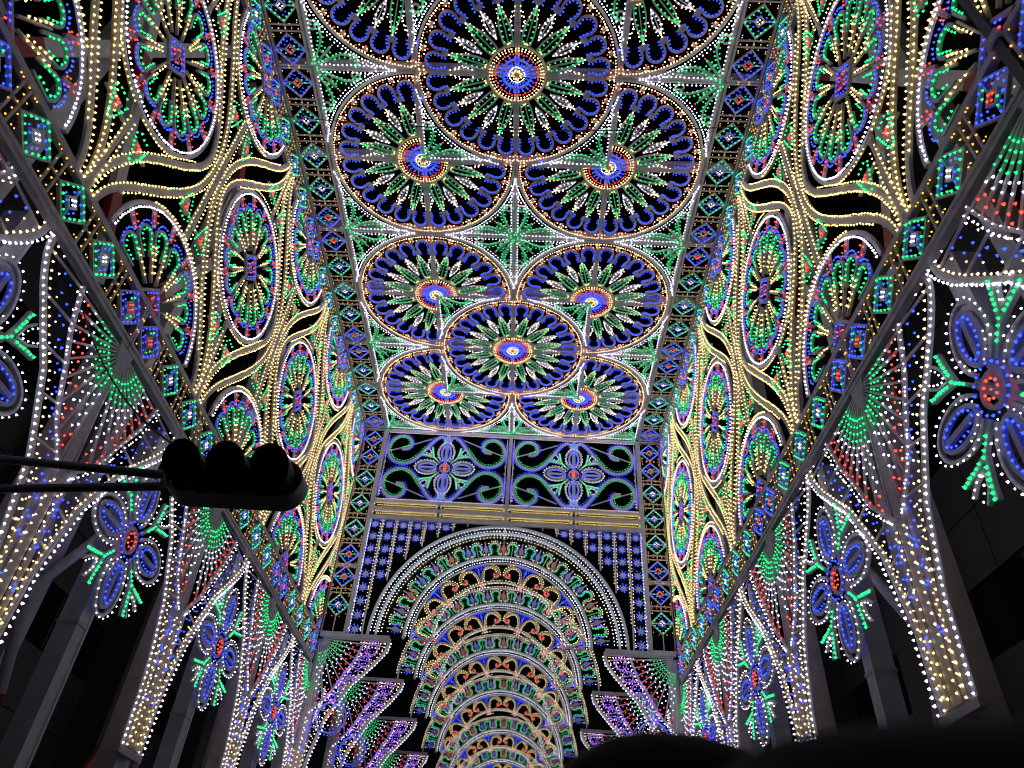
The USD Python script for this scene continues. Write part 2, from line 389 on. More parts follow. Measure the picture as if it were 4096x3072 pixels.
def strip(name, label, m, group, ups=((.17, 'r'), (.58, 'g'), (1.0, 'g'), (1.42, 'g'), (1.83, 'r')), L=2.0, hh=.168, edge=.022):
    t = thing(name, label, 'light strip', m, group); B = Bulbs()
    part(t, 'side_rail', flat(sbox(.004, hh - edge, L - .004, hh), .003, .04), 'board2'); part(t, 'side_rail', flat(sbox(.004, -hh, L - .004, -hh + edge), .003, .04), 'board2')
    for u in (.0, L - .028): part(t, 'end_rail', flat(sbox(u + .004, -hh + edge + .001, u + .024, hh - edge - .001), .001, .04), 'board2')
    g = []
    cs = [u for u, _ in ups]
    for a, b in zip([c + .163 for c in cs[:-1]], [c - .163 for c in cs[1:]]):
        if b - a > .04:
            for u in (a + .012, b - .012): g.append(sbox(u - .007, -hh + edge + .001, u + .007, hh - edge - .001))
        B.add('amber', [[(a + b) / 2, v] for v in np.linspace(-.125, .125, 5)], size=.8)
        B.add('amber', [[(a + b) / 2 + q, v] for v in (-.125, .125) for q in (-.06, .06)], size=.7)
    for u in cs:
        for su in (-1, 1):
            for sv in (-1, 1):
                B.add('amber', [[u + su * .125, sv * .125], [u + su * .16, sv * .05]], size=.7)
    g.append(sbox(.03, -.006, L - .03, .006).difference(unary_union([Polygon([(u - .162, 0), (u, -.162), (u + .162, 0), (u, .162)]) for u in cs])))
    [part(t, 'grid_rod', flat(x, -.003, .012), 'board2') for q in g for x in getattr(q, 'geoms', [q]) if x.area > 1e-5]
    for u, k in ups: lozenge(t, B, u, k)
    B.build(t); return t
RV = lambda m: m
def rows_panels(): return [(4, 0), (2, 1), (0, 2), (-2, 3)]
proto = None
for sx in (-1, 1):
    for r, o in rows_panels():
        # local u runs along the street (+row), v across
        m = mtx((sx * 2.188 * S, (r + D) * S, (H + Z0) * S), (0, 1, 0), (1, 0, 0), (0, 0, -1))
        lab = f'strip of light diamonds on the {SIDE[sx]} margin of the ceiling, {ORD[o]}'
        if proto is None: proto = strip('diamond_strip', lab, m, 'diamond strips of the ceiling margin')
        else: copy(proto, m, lab)
ROWS = {-1: [(4, 0), (2, 1), (0, 2), (-2, 3)], 1: [(4, 0), (2, 1), (0, 2), (-2, 3), (-4.04, 4)]}
for zc, nm, gp in ((6.655, 'top', 'diamond strips along the wall tops'), (3.305, 'foot', 'diamond strips along the wall feet')):
    for sx in (-1, 1):
        for r, o in ROWS[sx]:
            m = frame_wall(sx, r, zc) if sx < 0 else frame_wall(sx, r + 2, zc)
            copy(proto, m, f'light diamonds along the {nm} of the {SIDE[sx]} light wall, {ORD[o]}', gp)
for sx in (-1, 1):
    for zc, nm in ((3.475, 'lower'), (5.475, 'upper')):
        pass

# ================================================================== side walls: ogee frames and round medallions
def cline(t): return .47 + .405 * np.cos(np.pi * np.asarray(t) / 1.55)
HB = 1.55
tt = np.linspace(0, HB, 25)
tab_w = lambda t: .020 + .062 * np.sin(np.pi * np.clip(t / HB, 0, 1)) ** 1.4      # half opening of the long lens
def ogee(label, m):
    """One bay of wall, 2 wide: the curved boards round a full medallion and the neighbouring half ones."""
    t = thing('ogee_frame', label, 'light panel', m, 'ogee frames of the light walls'); B = Bulbs()
    for su in (-1, 1):
        for sv in (-1, 1):
            c = np.c_[cline(tt), tt]
            nrm = np.gradient(c, axis=0); nrm /= np.linalg.norm(nrm, axis=1, keepdims=True); nrm = np.c_[nrm[:, 1], -nrm[:, 0]]
            w = tab_w(tt)[:, None]
            A = c - nrm * (w + .026); Bq = c + nrm * (w + .026)
            f = np.array([su, sv])
            keepA = A[:, 0] > .012; keepB = Bq[:, 0] < .988
            a, b = A[keepA] * f, Bq[keepB] * f
            part(t, 'curved_board', flat(line(a, .048)), 'board'); part(t, 'curved_board', flat(line(b, .048)), 'board')
            ins = (c - nrm * (w - .004)); B.add('yellow', along((ins[(ins[:, 0] > .02)] * f), .044), size=1.05)
            ins = (c + nrm * (w - .004)); B.add('yellow', along((ins[(ins[:, 0] < .98)] * f), .044), size=1.05)
            o1 = A - nrm * .034; o1 = o1[(np.hypot(o1[:, 0], o1[:, 1]) > .735) & (o1[:, 0] > .02) & (tt > .3)]
            B.add('yellow', along(o1 * f, .046))
            o2 = Bq + nrm * .034; o2 = o2[(np.hypot(1 - o2[:, 0], HB - o2[:, 1]) > .735) & (o2[:, 0] < .98) & (tt < 1.25)]
            B.add('yellow', along(o2 * f, .046))
        # upright boards above and below the medallion and between the cells
    for sv in (-1, 1):
        part(t, 'upright_board', flat([line([(0, sv * .76), (0, sv * 1.5)], .03), Polygon([(-.03, sv * .72), (.03, sv * .72), (.0, sv * .86)])], .001), 'board')
        for su in (-1, 1):
            B.add('yellow', along([[su * .034, sv * .82], [su * .034, sv * 1.47]], .05))
            part(t, 'upright_board', flat(line([(su * .985, sv * .10), (su * .985, sv * .80)], .026), .001), 'board')
            B.add('yellow', along([[su * .958, sv * .09], [su * .958, sv * .78]], .05))
            # edge of the medallion side of the triangular openings
            B.add('yellow', along(arc((0, 0), .735, 90 - su * 4 if sv > 0 else -90 + su * 4, 90 - su * 40 if sv > 0 else -90 + su * 40), .040))
            B.add('yellow', along(arc((su, sv * HB), .735, (-90 + su * 4 + (0)) if sv > 0 else 90 - su * 4, -90 - su * 40 if sv > 0 else 90 + su * 40), .040))
            for (hu, hv, up) in ((su * .165, sv * .92, sv), (su * (1 - .165), sv * (HB - .92), -sv)):
                P = Polygon([(hu - .055, hv - up * .045), (hu + .055, hv - up * .045), (hu + .012, hv + up * .085), (hu - .012, hv + up * .085)])
                hp = part(t, 'heart_board', flat(P.difference(P.buffer(-.022, join_style='mitre')).union(line([(hu - .13, hv), (hu - .03, hv)], .014)).union(line([(hu + .13, hv), (hu + .03, hv)], .014)), -.001), 'board')
                lit(hp, ('red', [[hu, hv], [hu - .014, hv - up * .022], [hu + .014, hv - up * .022], [hu, hv + up * .03], [hu, hv - up * .005]]))
                B.add('green', along(np.array([[hu - .085, hv - up * .09], [hu - .05, hv + up * .05], [hu - .012, hv + up * .15]]), .036))
                B.add('green', along(np.array([[hu + .085, hv - up * .09], [hu + .05, hv + up * .05], [hu + .012, hv + up * .15]]), .036))
                B.add('green', along(np.array([[hu - .06, hv - up * .11], [hu + .06, hv - up * .11]]), .04))
    for u in (-.985, .985):
        part(t, 'node_plate', flat(sbox(u - .024 if u < 0 else u - .012, -.09, u + .012 if u < 0 else u + .024, .09).intersection(sbox(-.998, -2, .998, 2)), .004), 'board2')
    part(t, 'bottom_rail', flat(sbox(-.998, -HB - .0, .998, -HB + .028), .002, .05), 'board2'); part(t, 'top_rail', flat(sbox(-.998, HB - .028, .998, HB), .002, .05), 'board2')
    B.clip(lambda x, y: (np.abs(x) < .995) & (np.abs(y) < HB - .02))
    B.build(t); return t
def medallion(label, m, half=0, qs=0):
    t = thing('wall_medallion', label, 'medallion', m, 'round medallions of the light walls'); B = Bulbs()
    ok = (lambda a: True) if half == 0 else (lambda a: math.sin(math.radians(a)) * half > .02 and math.cos(math.radians(a)) * qs >= (.05 if qs else 0))
    a0, a1 = (0, 360) if half == 0 else ((3, 177) if half > 0 else (183, 357))
    if qs: a0, a1 = ((3, 87) if qs > 0 else (93, 177)) if half > 0 else ((273, 357) if qs > 0 else (183, 267))
    part(t, 'rim', flat(line(arc((0, 0), .694, a0, a1, 5), .03)), 'board')
    B.add('white', along(arc((0, 0), .664, a0, a1, 3), .034), size=1.15)
    N = 14; stp = 360 / N
    for k in range(N):
        a = 90 + stp * k if half >= 0 else 90 + stp * k
        c, s_ = math.cos(math.radians(a)), math.sin(math.radians(a)); R_ = np.array([[c, -s_], [s_, c]])
        b = a + stp / 2; c2, s2 = math.cos(math.radians(b)), math.sin(math.radians(b)); Rb = np.array([[c2, -s2], [s2, c2]])
        if ok(a):
            th = np.radians(np.linspace(-115, 115, 13)); L = np.c_[.475 + .07 * np.cos(th), .083 * np.sin(th)]
            L = np.vstack([[.33, -.045], L, [.33, .045]])
            G = np.c_[.475 + .048 * np.cos(th), .062 * np.sin(th)]; G = np.vstack([[.36, -.036], G, [.36, .036]])
            lit(part(t, 'loop_board', flat(line(L @ R_.T, .018)), 'board'), ('green', along(G @ R_.T, .036)))
            th2 = np.radians(np.linspace(-58, 58, 7)); B.add('blue', (np.c_[.485 + .092 * np.cos(th2), .098 * np.sin(th2)]) @ R_.T)
        if ok(b):
            part(t, 'spike_board', flat([line(np.array([[.53, 0], [.575, 0]]) @ Rb.T, .020), line(np.array([[.575, 0], [.615, 0], [.675, 0]]) @ Rb.T, .028)], .001), 'board2')
            B.add('red', np.array([[.575, .026], [.575, -.026], [.625, .024], [.625, -.024], [.545, .02]]) @ Rb.T, size=.9)
            sk = part(t, 'spoke_board', flat(line(np.array([[.155, 0], [.42, 0]]) @ Rb.T, .014), -.001), 'board')
            lit(sk, *[('yellow', along(np.array([[.20, sg * (.022 if abs(s2) < .1 else .012)], [.425, sg * .024]]) @ Rb.T, .042), 1.0) for sg in ((-1, 1) if abs(s2) < .1 or k % 2 else (1,))])
    P = Polygon([(.165, 0), (0, .165), (-.165, 0), (0, -.165)])
    cut = sbox(-1, 0, 1, 1) if half > 0 else sbox(-1, -1, 1, 0) if half < 0 else sbox(-1, -1, 1, 1)
    if qs: cut = cut.intersection(sbox(0, -1, 1, 1) if qs > 0 else sbox(-1, -1, 0, 1))
    part(t, 'centre_box', flat([P.difference(P.buffer(-.022, join_style='mitre')).intersection(cut), line([(-.06, 0), (.06, 0)], .012).intersection(cut), line([(0, -.06), (0, .06)], .012).intersection(cut)], .002), 'board')
    for q in range(4):
        e0, e1 = [np.array(x) for x in [((.12, 0), (0, .12)), ((0, .12), (-.12, 0)), ((-.12, 0), (0, -.12)), ((0, -.12), (.12, 0))][q]]
        B.add('blue', [e0 + (e1 - e0) * f for f in (.06, .3, .54, .78)])
        B.add('red', [(e0 * .5 + e1 * .12), (e0 * .3 + e1 * .25)], size=.9)
    if qs: cut = None
    if half: B.clip(lambda x, y: (y * half > .012) & (x * qs >= 0))
    B.build(t); return t
Mz = 5.02
og0 = md0 = up0 = dn0 = None
for sx in (-1, 1):
    for i, r in enumerate((5, 3, 1, -1)):
        lab = f'curved boards with yellow bulbs on the {SIDE[sx]} light wall, {ORD[i]}'
        m = frame_wall(sx, r, Mz)
        og0 = ogee(lab, m) if og0 is None else (copy(og0, m, lab), og0)[1]
        lab = f'full round medallion on the {SIDE[sx]} light wall, {ORD[i]}'
        m = frame_wall(sx, r, Mz)
        md0 = medallion(lab, m) if md0 is None else (copy(md0, m, lab), md0)[1]
    for i, r in enumerate((6, 4, 2, 0, -2)):
        if r == 6:
            medallion(f'quarter medallion hanging in the top corner where the {SIDE[sx]} wall meets the facade', frame_wall(sx, r - .03, Mz + HB - .03), -1, sx)
            medallion(f'quarter medallion rising in the foot corner where the {SIDE[sx]} wall meets the facade', frame_wall(sx, r - .03, Mz - HB + .03), 1, sx)
            continue
        m = frame_wall(sx, r, Mz + HB - .03)
        lab = f'half medallion hanging atop the {SIDE[sx]} light wall, {ORD[i - 1]}'
        up0 = medallion(lab, m, -1) if up0 is None else (copy(up0, m, lab, 'half medallions of the light walls'), up0)[1]
        m = frame_wall(sx, r, Mz - HB + .03)
        lab = f'half medallion rising from the foot of the {SIDE[sx]} light wall, {ORD[i - 1]}'
        dn0 = medallion(lab, m, 1) if dn0 is None else (copy(dn0, m, lab, 'half medallions of the light walls'), dn0)[1]

# upper and lower rails of the wall, seam posts, diagonal braces behind the walls
for sx in (-1, 1):
    n = SIDE[sx]
    for z, nm in ((3.118, 'lowest'), (3.488, 'middle'), (6.838, 'top')):
        t = thing('wall_rail', f'{nm} long white rail of the {n} light wall', 'rail', mtx((0, 0, 0)), 'long rails of the light walls')
        for r in range(-2 if sx < 0 else -4, 6, 2):
            part(t, 'rail_length', bx((sx * (WX + .03), D + r + 1, z + Z0), (.05, 1.992, .036)), 'board2')
    t = thing('seam_post', f'dark upright post at the near end of the {n} light wall', 'post', mtx((0, 0, 0)))
    part(t, 'post', bx((sx * (WX + .02), D - 2.01, (3.0 + 6.85) / 2 + Z0), (.07, .05, 3.85)), 'seam'); part(t, 'clamp', bx((sx * (WX + .02), D - 2.01, 3.49 + Z0), (.10, .09, .05)), 'steel')

def tube(a, b, r, sec=10):
    a, b = np.array(a, float) * S, np.array(b, float) * S; h = np.linalg.norm(b - a)
    c = trimesh.creation.cylinder(r * S, h, sections=sec); c.apply_transform(trimesh.geometry.align_vectors([0, 0, 1], (b - a) / h)); c.apply_translation((a + b) / 2); return c
def plank(a, b, w, t_, across=(0, 0, 1)):
    a, b = np.array(a, float) * S, np.array(b, float) * S; d = b - a; h = np.linalg.norm(d); d /= h
    n = np.cross(d, (1., 0, 0)); n /= np.linalg.norm(n); o = np.cross(d, n)
    c = trimesh.creation.box((w * S, t_ * S, h)); Mx = np.eye(4); Mx[:3, 0], Mx[:3, 1], Mx[:3, 2], Mx[:3, 3] = n, o, d, (a + b) / 2
    c.apply_transform(Mx); return c
def striped(t, a, b, w, th, cuts, X=None):
    """A white brace with painted red lengths, each length a part."""
    a, b = np.array(a, float), np.array(b, float)
    for i, (f0, f1) in enumerate(zip(cuts[:-1], cuts[1:])):
        part(t, 'white_length' if i % 2 == 0 else 'red_length', plank(a + (b - a) * f0, a + (b - a) * f1, w, th), 'board2' if i % 2 == 0 else 'red')
for sx in (-1, 1):
    for i, r in enumerate((6, 4, 2, 0)):
        x = sx * (WX + .30)
        t = thing('wall_brace', f'red and white diagonal brace behind the {SIDE[sx]} light wall, {ORD[i]}', 'brace', mtx((0, 0, 0)), 'diagonal braces behind the light walls')
        striped(t, (x, D + r - 1.75, 6.9 + Z0), (x, D + r - .2, 3.5 + Z0), .11, .05, [0, .22, .3, .52, .6, .82, .9, 1])
        x += sx * .07
        t = thing('wall_brace', f'red and white brace rising away behind the {SIDE[sx]} light wall, {ORD[i]}', 'brace', mtx((0, 0, 0)), 'crossing braces behind the light walls')
        striped(t, (x, D + r - 1.8, 3.5 + Z0), (x, D + r - .1, 6.9 + Z0), .11, .05, [0, .12, .2, .44, .52, .78, .86, 1])
        t = thing('mast', f'square white lattice mast standing behind the {SIDE[sx]} light wall, {ORD[i]}', 'post', mtx((0, 0, 0)), 'masts behind the light walls')
        part(t, 'post', bx((sx * (WX + .55), D + r - 1.0, 3.5), (.13, .13, 7.0 + 2 * .05)), 'board2')
        part(t, 'foot_plate', bx((sx * (WX + .55), D + r - 1.0, .075), (.26, .26, .02)), 'steel')

# ================================================================== arcade: pillars with fans
WZ = [1.12, 1.6, 2.06, 2.25, 2.47, 2.59, 2.78, 2.90, 2.97, 3.06]
WU = [.175, .20, .32, .43, .56, .68, .86, .95, .985, .995]
BZ = [2.12, 2.24, 2.36, 2.6, 2.78, 3.06]
BU = [.02, .15, .27, .39, .50, .60]
def half_leg(t, B, s, dz=0.0, us=1.0, purple=False, bottom=1.12, x0=0.0):
    """One side of an arcade pillar: curved edge, bulbs, fan of rods. s = +-1; x0 = axis."""
    zs = np.linspace(bottom, 3.05, 34); us_ = np.interp(zs, WZ, WU) * us
    X = lambda p: np.c_[x0 + s * np.asarray(p)[:, 0], np.asarray(p)[:, 1] + dz]
    e = np.c_[us_, zs]
    part(t, 'edge_board', flat(line(X(e - [.032, 0]), .034)), 'board')
    B.add('white', along(X(e), .042), size=1.12); B.add('warm', along(X(e - [.07, 0]), .05))
    bz = np.linspace(BZ[0], 3.05, 14); be = np.c_[np.interp(bz, BZ, BU), bz]
    part(t, 'fan_border', flat(line(X(be), .022)), 'board'); B.add('white', along(X(be + [.03, -.012]), .046), size=.9)
    B.add('purple' if purple else 'white', along(X(be[3:] - [.012, 0]), .06), w=.012, size=.65)
    zz = np.linspace(1.7, 3.0, 26); um = (np.interp(zz, WZ, WU) * us - .07 + np.interp(zz, BZ, BU, left=.02)) / 2
    r = random.Random(3)
    for j, (u, z) in enumerate(zip(um, zz)):
        wd = (np.interp(z, WZ, WU) * us - np.interp(z, BZ, BU, left=.02)) / 2 - .06
        if wd < .03: continue
        if j % 2 == 0: B.add('blue', X([[u - wd * .25, z], [u + wd * .3, z + .015]]))
        B.add('white' if j % 3 else 'warm', X([[u + (wd * .7 if j % 2 else -wd * .7), z + .02]]), size=.85)
        if j % 4 == 1: part(t, 'stay_rod', flat(line(X([[u - wd - .03, z + .03], [u + wd + .05, z - .015]]), .012), -.006, .012), 'board2')
        if purple and j % 3 == 0 and z > 2.3:
            c = X([[u, z]])[0]; rr = min(.075, wd)
            part(t, 'purple_ring_board', flat(ring(c, rr - .012, rr, 16)), 'board'); B.add('purple', along(arc(c, rr + .018, 0, 340), .04)); B.add('purple', along(arc(c, rr * .55, 0, 340), .045))
    if bottom < 1.8:
        for z in np.arange(bottom + .06, 2.1, .055):
            u = np.interp(z, WZ, WU) * us
            B.add('warm' if z > 1.5 else 'yellow', X([[.045, z], ]), size=.95); B.add('yellow', X([[u - .09, z + .02]]), size=.8)
            if r.random() < .16: B.add('blue', X([[.09 + r.uniform(-.01, .02), z], [.07, z + .03]]))
        part(t, 'leg_board', flat(line(X([[.085, bottom + .02], [.10, 2.2]]), .03), -.002), 'board')
    apex = (0, 3.05)
    for k in range(9):
        ang = -4 - 10.2 * k
        d = np.array([math.cos(math.radians(ang)), math.sin(math.radians(ang))])
        end = 1.2
        for rr in np.arange(.08, 1.2, .01):
            p = np.array(apex) + d * rr
            if p[0] > np.interp(p[1], BZ, BU, left=-.01) or p[1] < 2.12: end = rr; break
        part(t, 'fan_rod', flat(line(X(np.array([np.array(apex) + d * .05, np.array(apex) + d * (end - .01)])), .013), -.003, .014), 'board')
        if k == 8: continue
        a2 = ang - 5.1; d2 = np.array([math.cos(math.radians(a2)), math.sin(math.radians(a2))]); n2 = np.array([-d2[1], d2[0]])
        end2 = end
        for rr in np.arange(.08, 1.2, .01):
            p = np.array(apex) + d2 * rr
            if p[0] > np.interp(p[1], BZ, BU, left=-.01) - .025 or p[1] < 2.14: end2 = rr; break
        rs = np.arange(.20, end2, .044)
        for j, rr in enumerate(rs):
            col = 'green' if rr < .36 else ('red' if rr > end2 - .10 else 'white')
            if rr > .30:
                off = min(.018, rr * .045); B.add(col, X([np.array(apex) + d2 * rr + n2 * off * (1 if j % 2 else -1)]))
            else: B.add(col, X([np.array(apex) + d2 * rr]), size=.9)
def pillar(label, m):
    t = thing('arcade_pillar', label, 'pillar', m, 'pillars of the light arcades'); B = Bulbs()
    for s in (-1, 1): half_leg(t, B, s)
    part(t, 'axis_board', flat(line([(0, 1.14), (0, 2.9)], .085), -.006, .03), 'board2')
    part(t, 'apex_bracket', flat([Polygon([(-.09, 3.08), (.09, 3.08), (.03, 2.9), (-.03, 2.9)])], .004, .03), 'board2')
    part(t, 'foot_board', flat(sbox(-.19, 1.08, .19, 1.125), .004, .04), 'board2')
    part(t, 'post', bx((0, (3.1 - Z0) / 2, -.12), (.15, 3.1 + Z0, .14)), 'board2')
    part(t, 'base_plate', bx((0, -Z0 + .02 + .06, -.12), (.30, .03, .30)), 'steel')
    B.build(t); return t
pil0 = None
for sx in (-1, 1):
    for i, r in enumerate((6, 4, 2, 0, -2)):
        m = frame_wall(sx, r, 0); lab = f'arcade pillar with a green fan on the {SIDE[sx]} side, {ORD[i]}'
        pil0 = pillar(lab, m) if pil0 is None else (copy(pil0, m, lab), pil0)[1]

# ------------------------------------------------------------------ flower ornaments on posts in the arches
def flower(t, B, c=(0, 0), k=1.0, axis_plank=False, wb='white'):
    c = np.array(c, float)
    def E(r, a, b, deg, a0=0, a1=360, n=20):
        th = np.radians(np.linspace(a0, a1, n)); L = np.c_[r + a * np.cos(th), b * np.sin(th)] * k
        g = math.radians(deg); R_ = np.array([[math.cos(g), -math.sin(g)], [math.sin(g), math.cos(g)]]); return L @ R_.T + c
    part(t, 'centre_ring', flat(ring(c, .075 * k, .095 * k, 20)), 'board')
    B.add('red', along(E(0, .05, .05, 0), .034)); B.add('red', [c], size=.9); B.add('blue', along(E(0, .125, .125, 0), .045))
    for q in range(4):
        a = 90 * q
        part(t, 'blue_petal', flat([line(E(.31, .155, .085, a), .024), line(E(.31, .13, .0, a, 0, 180, 2), .03)]), 'board')
        B.add('blue', along(E(.31, .13, .062, a)[:-1], .04))
        part(t, 'petal_border', flat(line(E(.31, .205, .135, a, -150, 150), .02), -.002), 'board')
        B.add(wb, along(E(.31, .225, .155, a, -125, 125), .05), size=.85); B.add(wb, along(E(.31, .18, .115, a, 100, 170), .05), size=.7); B.add(wb, along(E(.31, .18, .115, a, -170, -100), .05), size=.7)
        b = a + 45; g = math.radians(b); R_ = np.array([[math.cos(g), -math.sin(g)], [math.sin(g), math.cos(g)]])
        Y = lambda p: np.array(p) * k @ R_.T + c
        part(t, 'green_sprig', flat([line(Y([[.14, 0], [.30, 0]]), .02), line(Y([[.30, 0], [.40, .06], [.48, .12]]), .03), line(Y([[.30, 0], [.40, -.06], [.48, -.12]]), .03)], .001), 'board')
        B.add('green', along(Y([[.20, 0], [.33, 0]]), .030), size=1.15); B.add('green', along(Y([[.34, .022], [.42, .075], [.49, .12]]), .03), size=1.15); B.add('green', along(Y([[.34, -.022], [.42, -.075], [.49, -.12]]), .03), size=1.15)
        part(t, 'sprig_border', flat([line(Y([[.36, 0], [.44, .05], [.52, .06]]), .014), line(Y([[.36, 0], [.44, -.05], [.52, -.06]]), .014)], -.001), 'board')
        B.add(wb, along(Y([[.38, 0], [.45, .035], [.53, .04]]), .04), size=.8); B.add(wb, along(Y([[.38, 0], [.45, -.035], [.53, -.04]]), .04), size=.8)
fl0 = ps0 = None
for sx in (-1, 1):
    for i, r in enumerate((5, 3, 1, -1)):
        lab = f'flower ornament with blue petals in the {SIDE[sx]} arcade, {ORD[i]}'
        m = frame_wall(sx, r - .06, 2.19)
        if fl0 is None:
            fl0 = thing('flower_ornament', lab, 'light ornament', m, 'flower ornaments of the arcades'); B = Bulbs(); flower(fl0, B); B.build(fl0)
        else: copy(fl0, m, lab)
        m = frame_wall(sx, r - .06, 0); lab = f'white post carrying a flower ornament in the {SIDE[sx]} arcade, {ORD[i]}'
        if ps0 is None:
            ps0 = thing('support_post', lab, 'post', m, 'posts of the flower ornaments')
            for a, b in ((-Z0, .55), (.555, 1.60), (1.605, 3.06)):
                part(ps0, 'post_length', bx((0, (a + b) / 2, -.14), (.13, b - a, .13)), 'board2')
                part(ps0, 'corner_batten', bx((.055, (a + b) / 2, -.071), (.02, b - a - .004, .008)), 'board')
            for z in (.56, 1.60): part(ps0, 'clamp_band', bx((0, z, -.14), (.142, .022, .142)), 'steel')
            part(ps0, 'foot_plate', bx((0, -Z0 + .075, -.14), (.26, .03, .26)), 'steel')
        else: copy(ps0, m, lab)
        # crossing pipes behind the post
        x = sx * (WX + .36)
        y = D + r
        t = thing('pipe_brace', f'slanting white pipe with red end behind the {SIDE[sx]} arcade, {ORD[i]}', 'brace', mtx((0, 0, 0)), 'slanting pipes of the arcades')
        a, b = np.array((x, y + .35, -.25 + Z0)), np.array((x, y - .62, 2.75 + Z0))
        part(t, 'white_length', tube(a + (b - a) * .47, b, .034), 'board2', smooth=40); part(t, 'red_length', tube(a, a + (b - a) * .47, .034), 'red', smooth=40)
        part(t, 'coupler', tube(a + (b - a) * .63, a + (b - a) * .67, .046), 'steel', smooth=40)
        x += sx * .08
        t = thing('pipe_brace', f'crossing white pipe with red foot behind the {SIDE[sx]} arcade, {ORD[i]}', 'brace', mtx((0, 0, 0)), 'crossing pipes of the arcades')
        a, b = np.array((x, y - .75, .95 + Z0)), np.array((x, y + .55, 2.75 + Z0))
        part(t, 'white_length', tube(a + (b - a) * .17, b, .036), 'board2', smooth=40); part(t, 'red_length', tube(a, a + (b - a) * .17, .036), 'red', smooth=40)
        for zz_, f0 in ((.0, 0),): part(t, 'leg', tube((x, a[1] + .01, .06), (x, a[1] + .01, a[2] - .0), .03), 'steel', smooth=40)

# ================================================================== facade at row 6
FR = 6.0
t = thing('facade_frame', 'white board frame of the facade round the frieze and the arch', 'frame', frame_front(0, FR, 0))
hb = lambda x0, x1, z, w=.05: sbox(x0, z - w / 2, x1, z + w / 2)
for z, w in ((6.81, .05), (5.525, .05), (5.385, .035), (5.245, .055)):
    for s in (-1, 1): part(t, 'rail', flat(hb(*sorted((s * .027, s * 1.97)), z, w), .002, .04), 'board2')
for s in (-1, 0, 1):
    part(t, 'stile', flat(sbox(s * 2.0 - .026, 3.50 if s else 5.22, s * 2.0 + .026, 6.835), .004, .05), 'board2')
for s in (-1, 1):
    part(t, 'level_rail', flat(sbox(*sorted((s * 1.42, s * 2.34))[:1], 3.44, max(s * 1.42, s * 2.34), 3.49), .005, .05), 'board2')
    part(t, 'outer_stile', flat(sbox(s * 2.355 - .014, 3.5, s * 2.355 + .014, 6.84), .003, .05), 'board2')
for s in (-1, 1):
    for zc, nm in ((3.472, 'lower'), (5.472, 'upper')):
        if nm == 'lower':
            m = mtx((s * 2.188 * S, (FR + D) * S, (5.455 + Z0) * S), (0, 0, -1), (1, 0, 0), (0, -1, 0))
        else:
            m = mtx((s * 2.188 * S, (FR + D) * S, (5.455 + Z0) * S), (0, 0, 1), (-1, 0, 0), (0, -1, 0))
        # panels start at the 4.455 / 6.455 beams; the shown lengths are cut ones
        ups_lo = ((.17, 'r'), (.58, 'g'))
        lab = f'upright strip of light diamonds on the {SIDE[s]} side of the facade, {nm} length'
        if nm == 'lower':
            m = mtx((s * 2.188 * S, (FR + D) * S, (4.455 + Z0) * S), (0, 0, -1), (1, 0, 0), (0, -1, 0))
            strip('diamond_strip', lab, m, 'upright diamond strips of the facade', ups_lo + ((.86, 'g'),) if False else ((.17, 'r'), (.58, 'g')), L=.97)
        else:
            m = mtx((s * 2.188 * S, (FR + D) * S, (4.455 + Z0) * S), (0, 0, 1), (-1, 0, 0), (0, -1, 0))
            strip('diamond_strip', lab, m, 'upright diamond strips of the facade', ((.17, 'r'), (.58, 'g'), (1.0, 'g'), (1.42, 'g'), (1.83, 'r'), (2.17, 'r')), L=2.38)
# scroll frieze modules
def frieze(label, m):
    t = thing('scroll_frieze', label, 'light panel', m, 'scroll friezes over the facade arch'); B = Bulbs()
    pts = np.array([(-.085, .40), (-.045, .45), (-.045, .53), (-.085, .575), (-.15, .555), (-.24, .46), (-.36, .28), (-.48, .13), (-.60, .055), (-.72, .055), (-.83, .11), (-.905, .22), (-.915, .36), (-.865, .48), (-.77, .555), (-.67, .555), (-.59, .50), (-.565, .41), (-.60, .335), (-.66, .31), (-.71, .315)])
    from scipy.interpolate import splprep, splev
    tck, _ = splprep(pts.T, s=0); sm = np.array(splev(np.linspace(0, 1, 60), tck)).T
    for su in (-1, 1):
        for sv in (-1, 1):
            f = np.array([-su, sv]); p = sm * f
            sg = su * sv
            o = offset(sm, .040); i_ = offset(sm, -.040)
            lit(part(t, 'scroll_board', flat(line(p, .042)), 'board'), ('green', along((i_ * f)[14:], .044)), ('blue', along((o * f)[16:58], .044)), ('blue', along((i_ * f)[:15], .040)), ('blue', along((o * f)[2:16], .05)))
            part(t, 'stay_rod', flat(line(np.array([(-.93, .26), (-.72, .335), (-.40, .47), (-.26, .53)]) * f, .016), -.004, .014), 'board2')
        part(t, 'end_post', flat(line([(su * .945, -.55), (su * .945, .58)], .014), -.003, .015), 'board2')
        B.add('purple', along([(su * .958, -.50), (su * .958, -.14)], .045), size=.8); B.add('purple', along([(su * .958, .14), (su * .958, .52)], .045), size=.8); B.add('white', along([(su * .925, -.55), (su * .925, -.40)], .045), size=.8)
        B.add('warm', along([(su * .93, -.12), (su * .93, .12)], .12), size=.8)
    part(t, 'centre_post', flat(line([(0, -.60), (0, .62)], .05), -.012, .03), 'board2')
    B.add('warm', along([(-.96, .615), (.96, .615)], .040), size=.85); B.add('warm', along([(-.96, -.60), (.96, -.60)], .045), size=.85)
    B.add('green', [(x, y) for x in (-.035, .035) for y in (.55, .50, -.50, -.55)])
    flower(t, B, (0, 0), .88)
    B.build(t); return t
fz = frieze('left frieze panel of green scrolls round a blue flower, above the facade arch', frame_front(-1, FR, 6.15))
copy(fz, frame_front(1, FR, 6.15), 'right frieze panel of green scrolls round a blue flower, above the facade arch')
lb = None
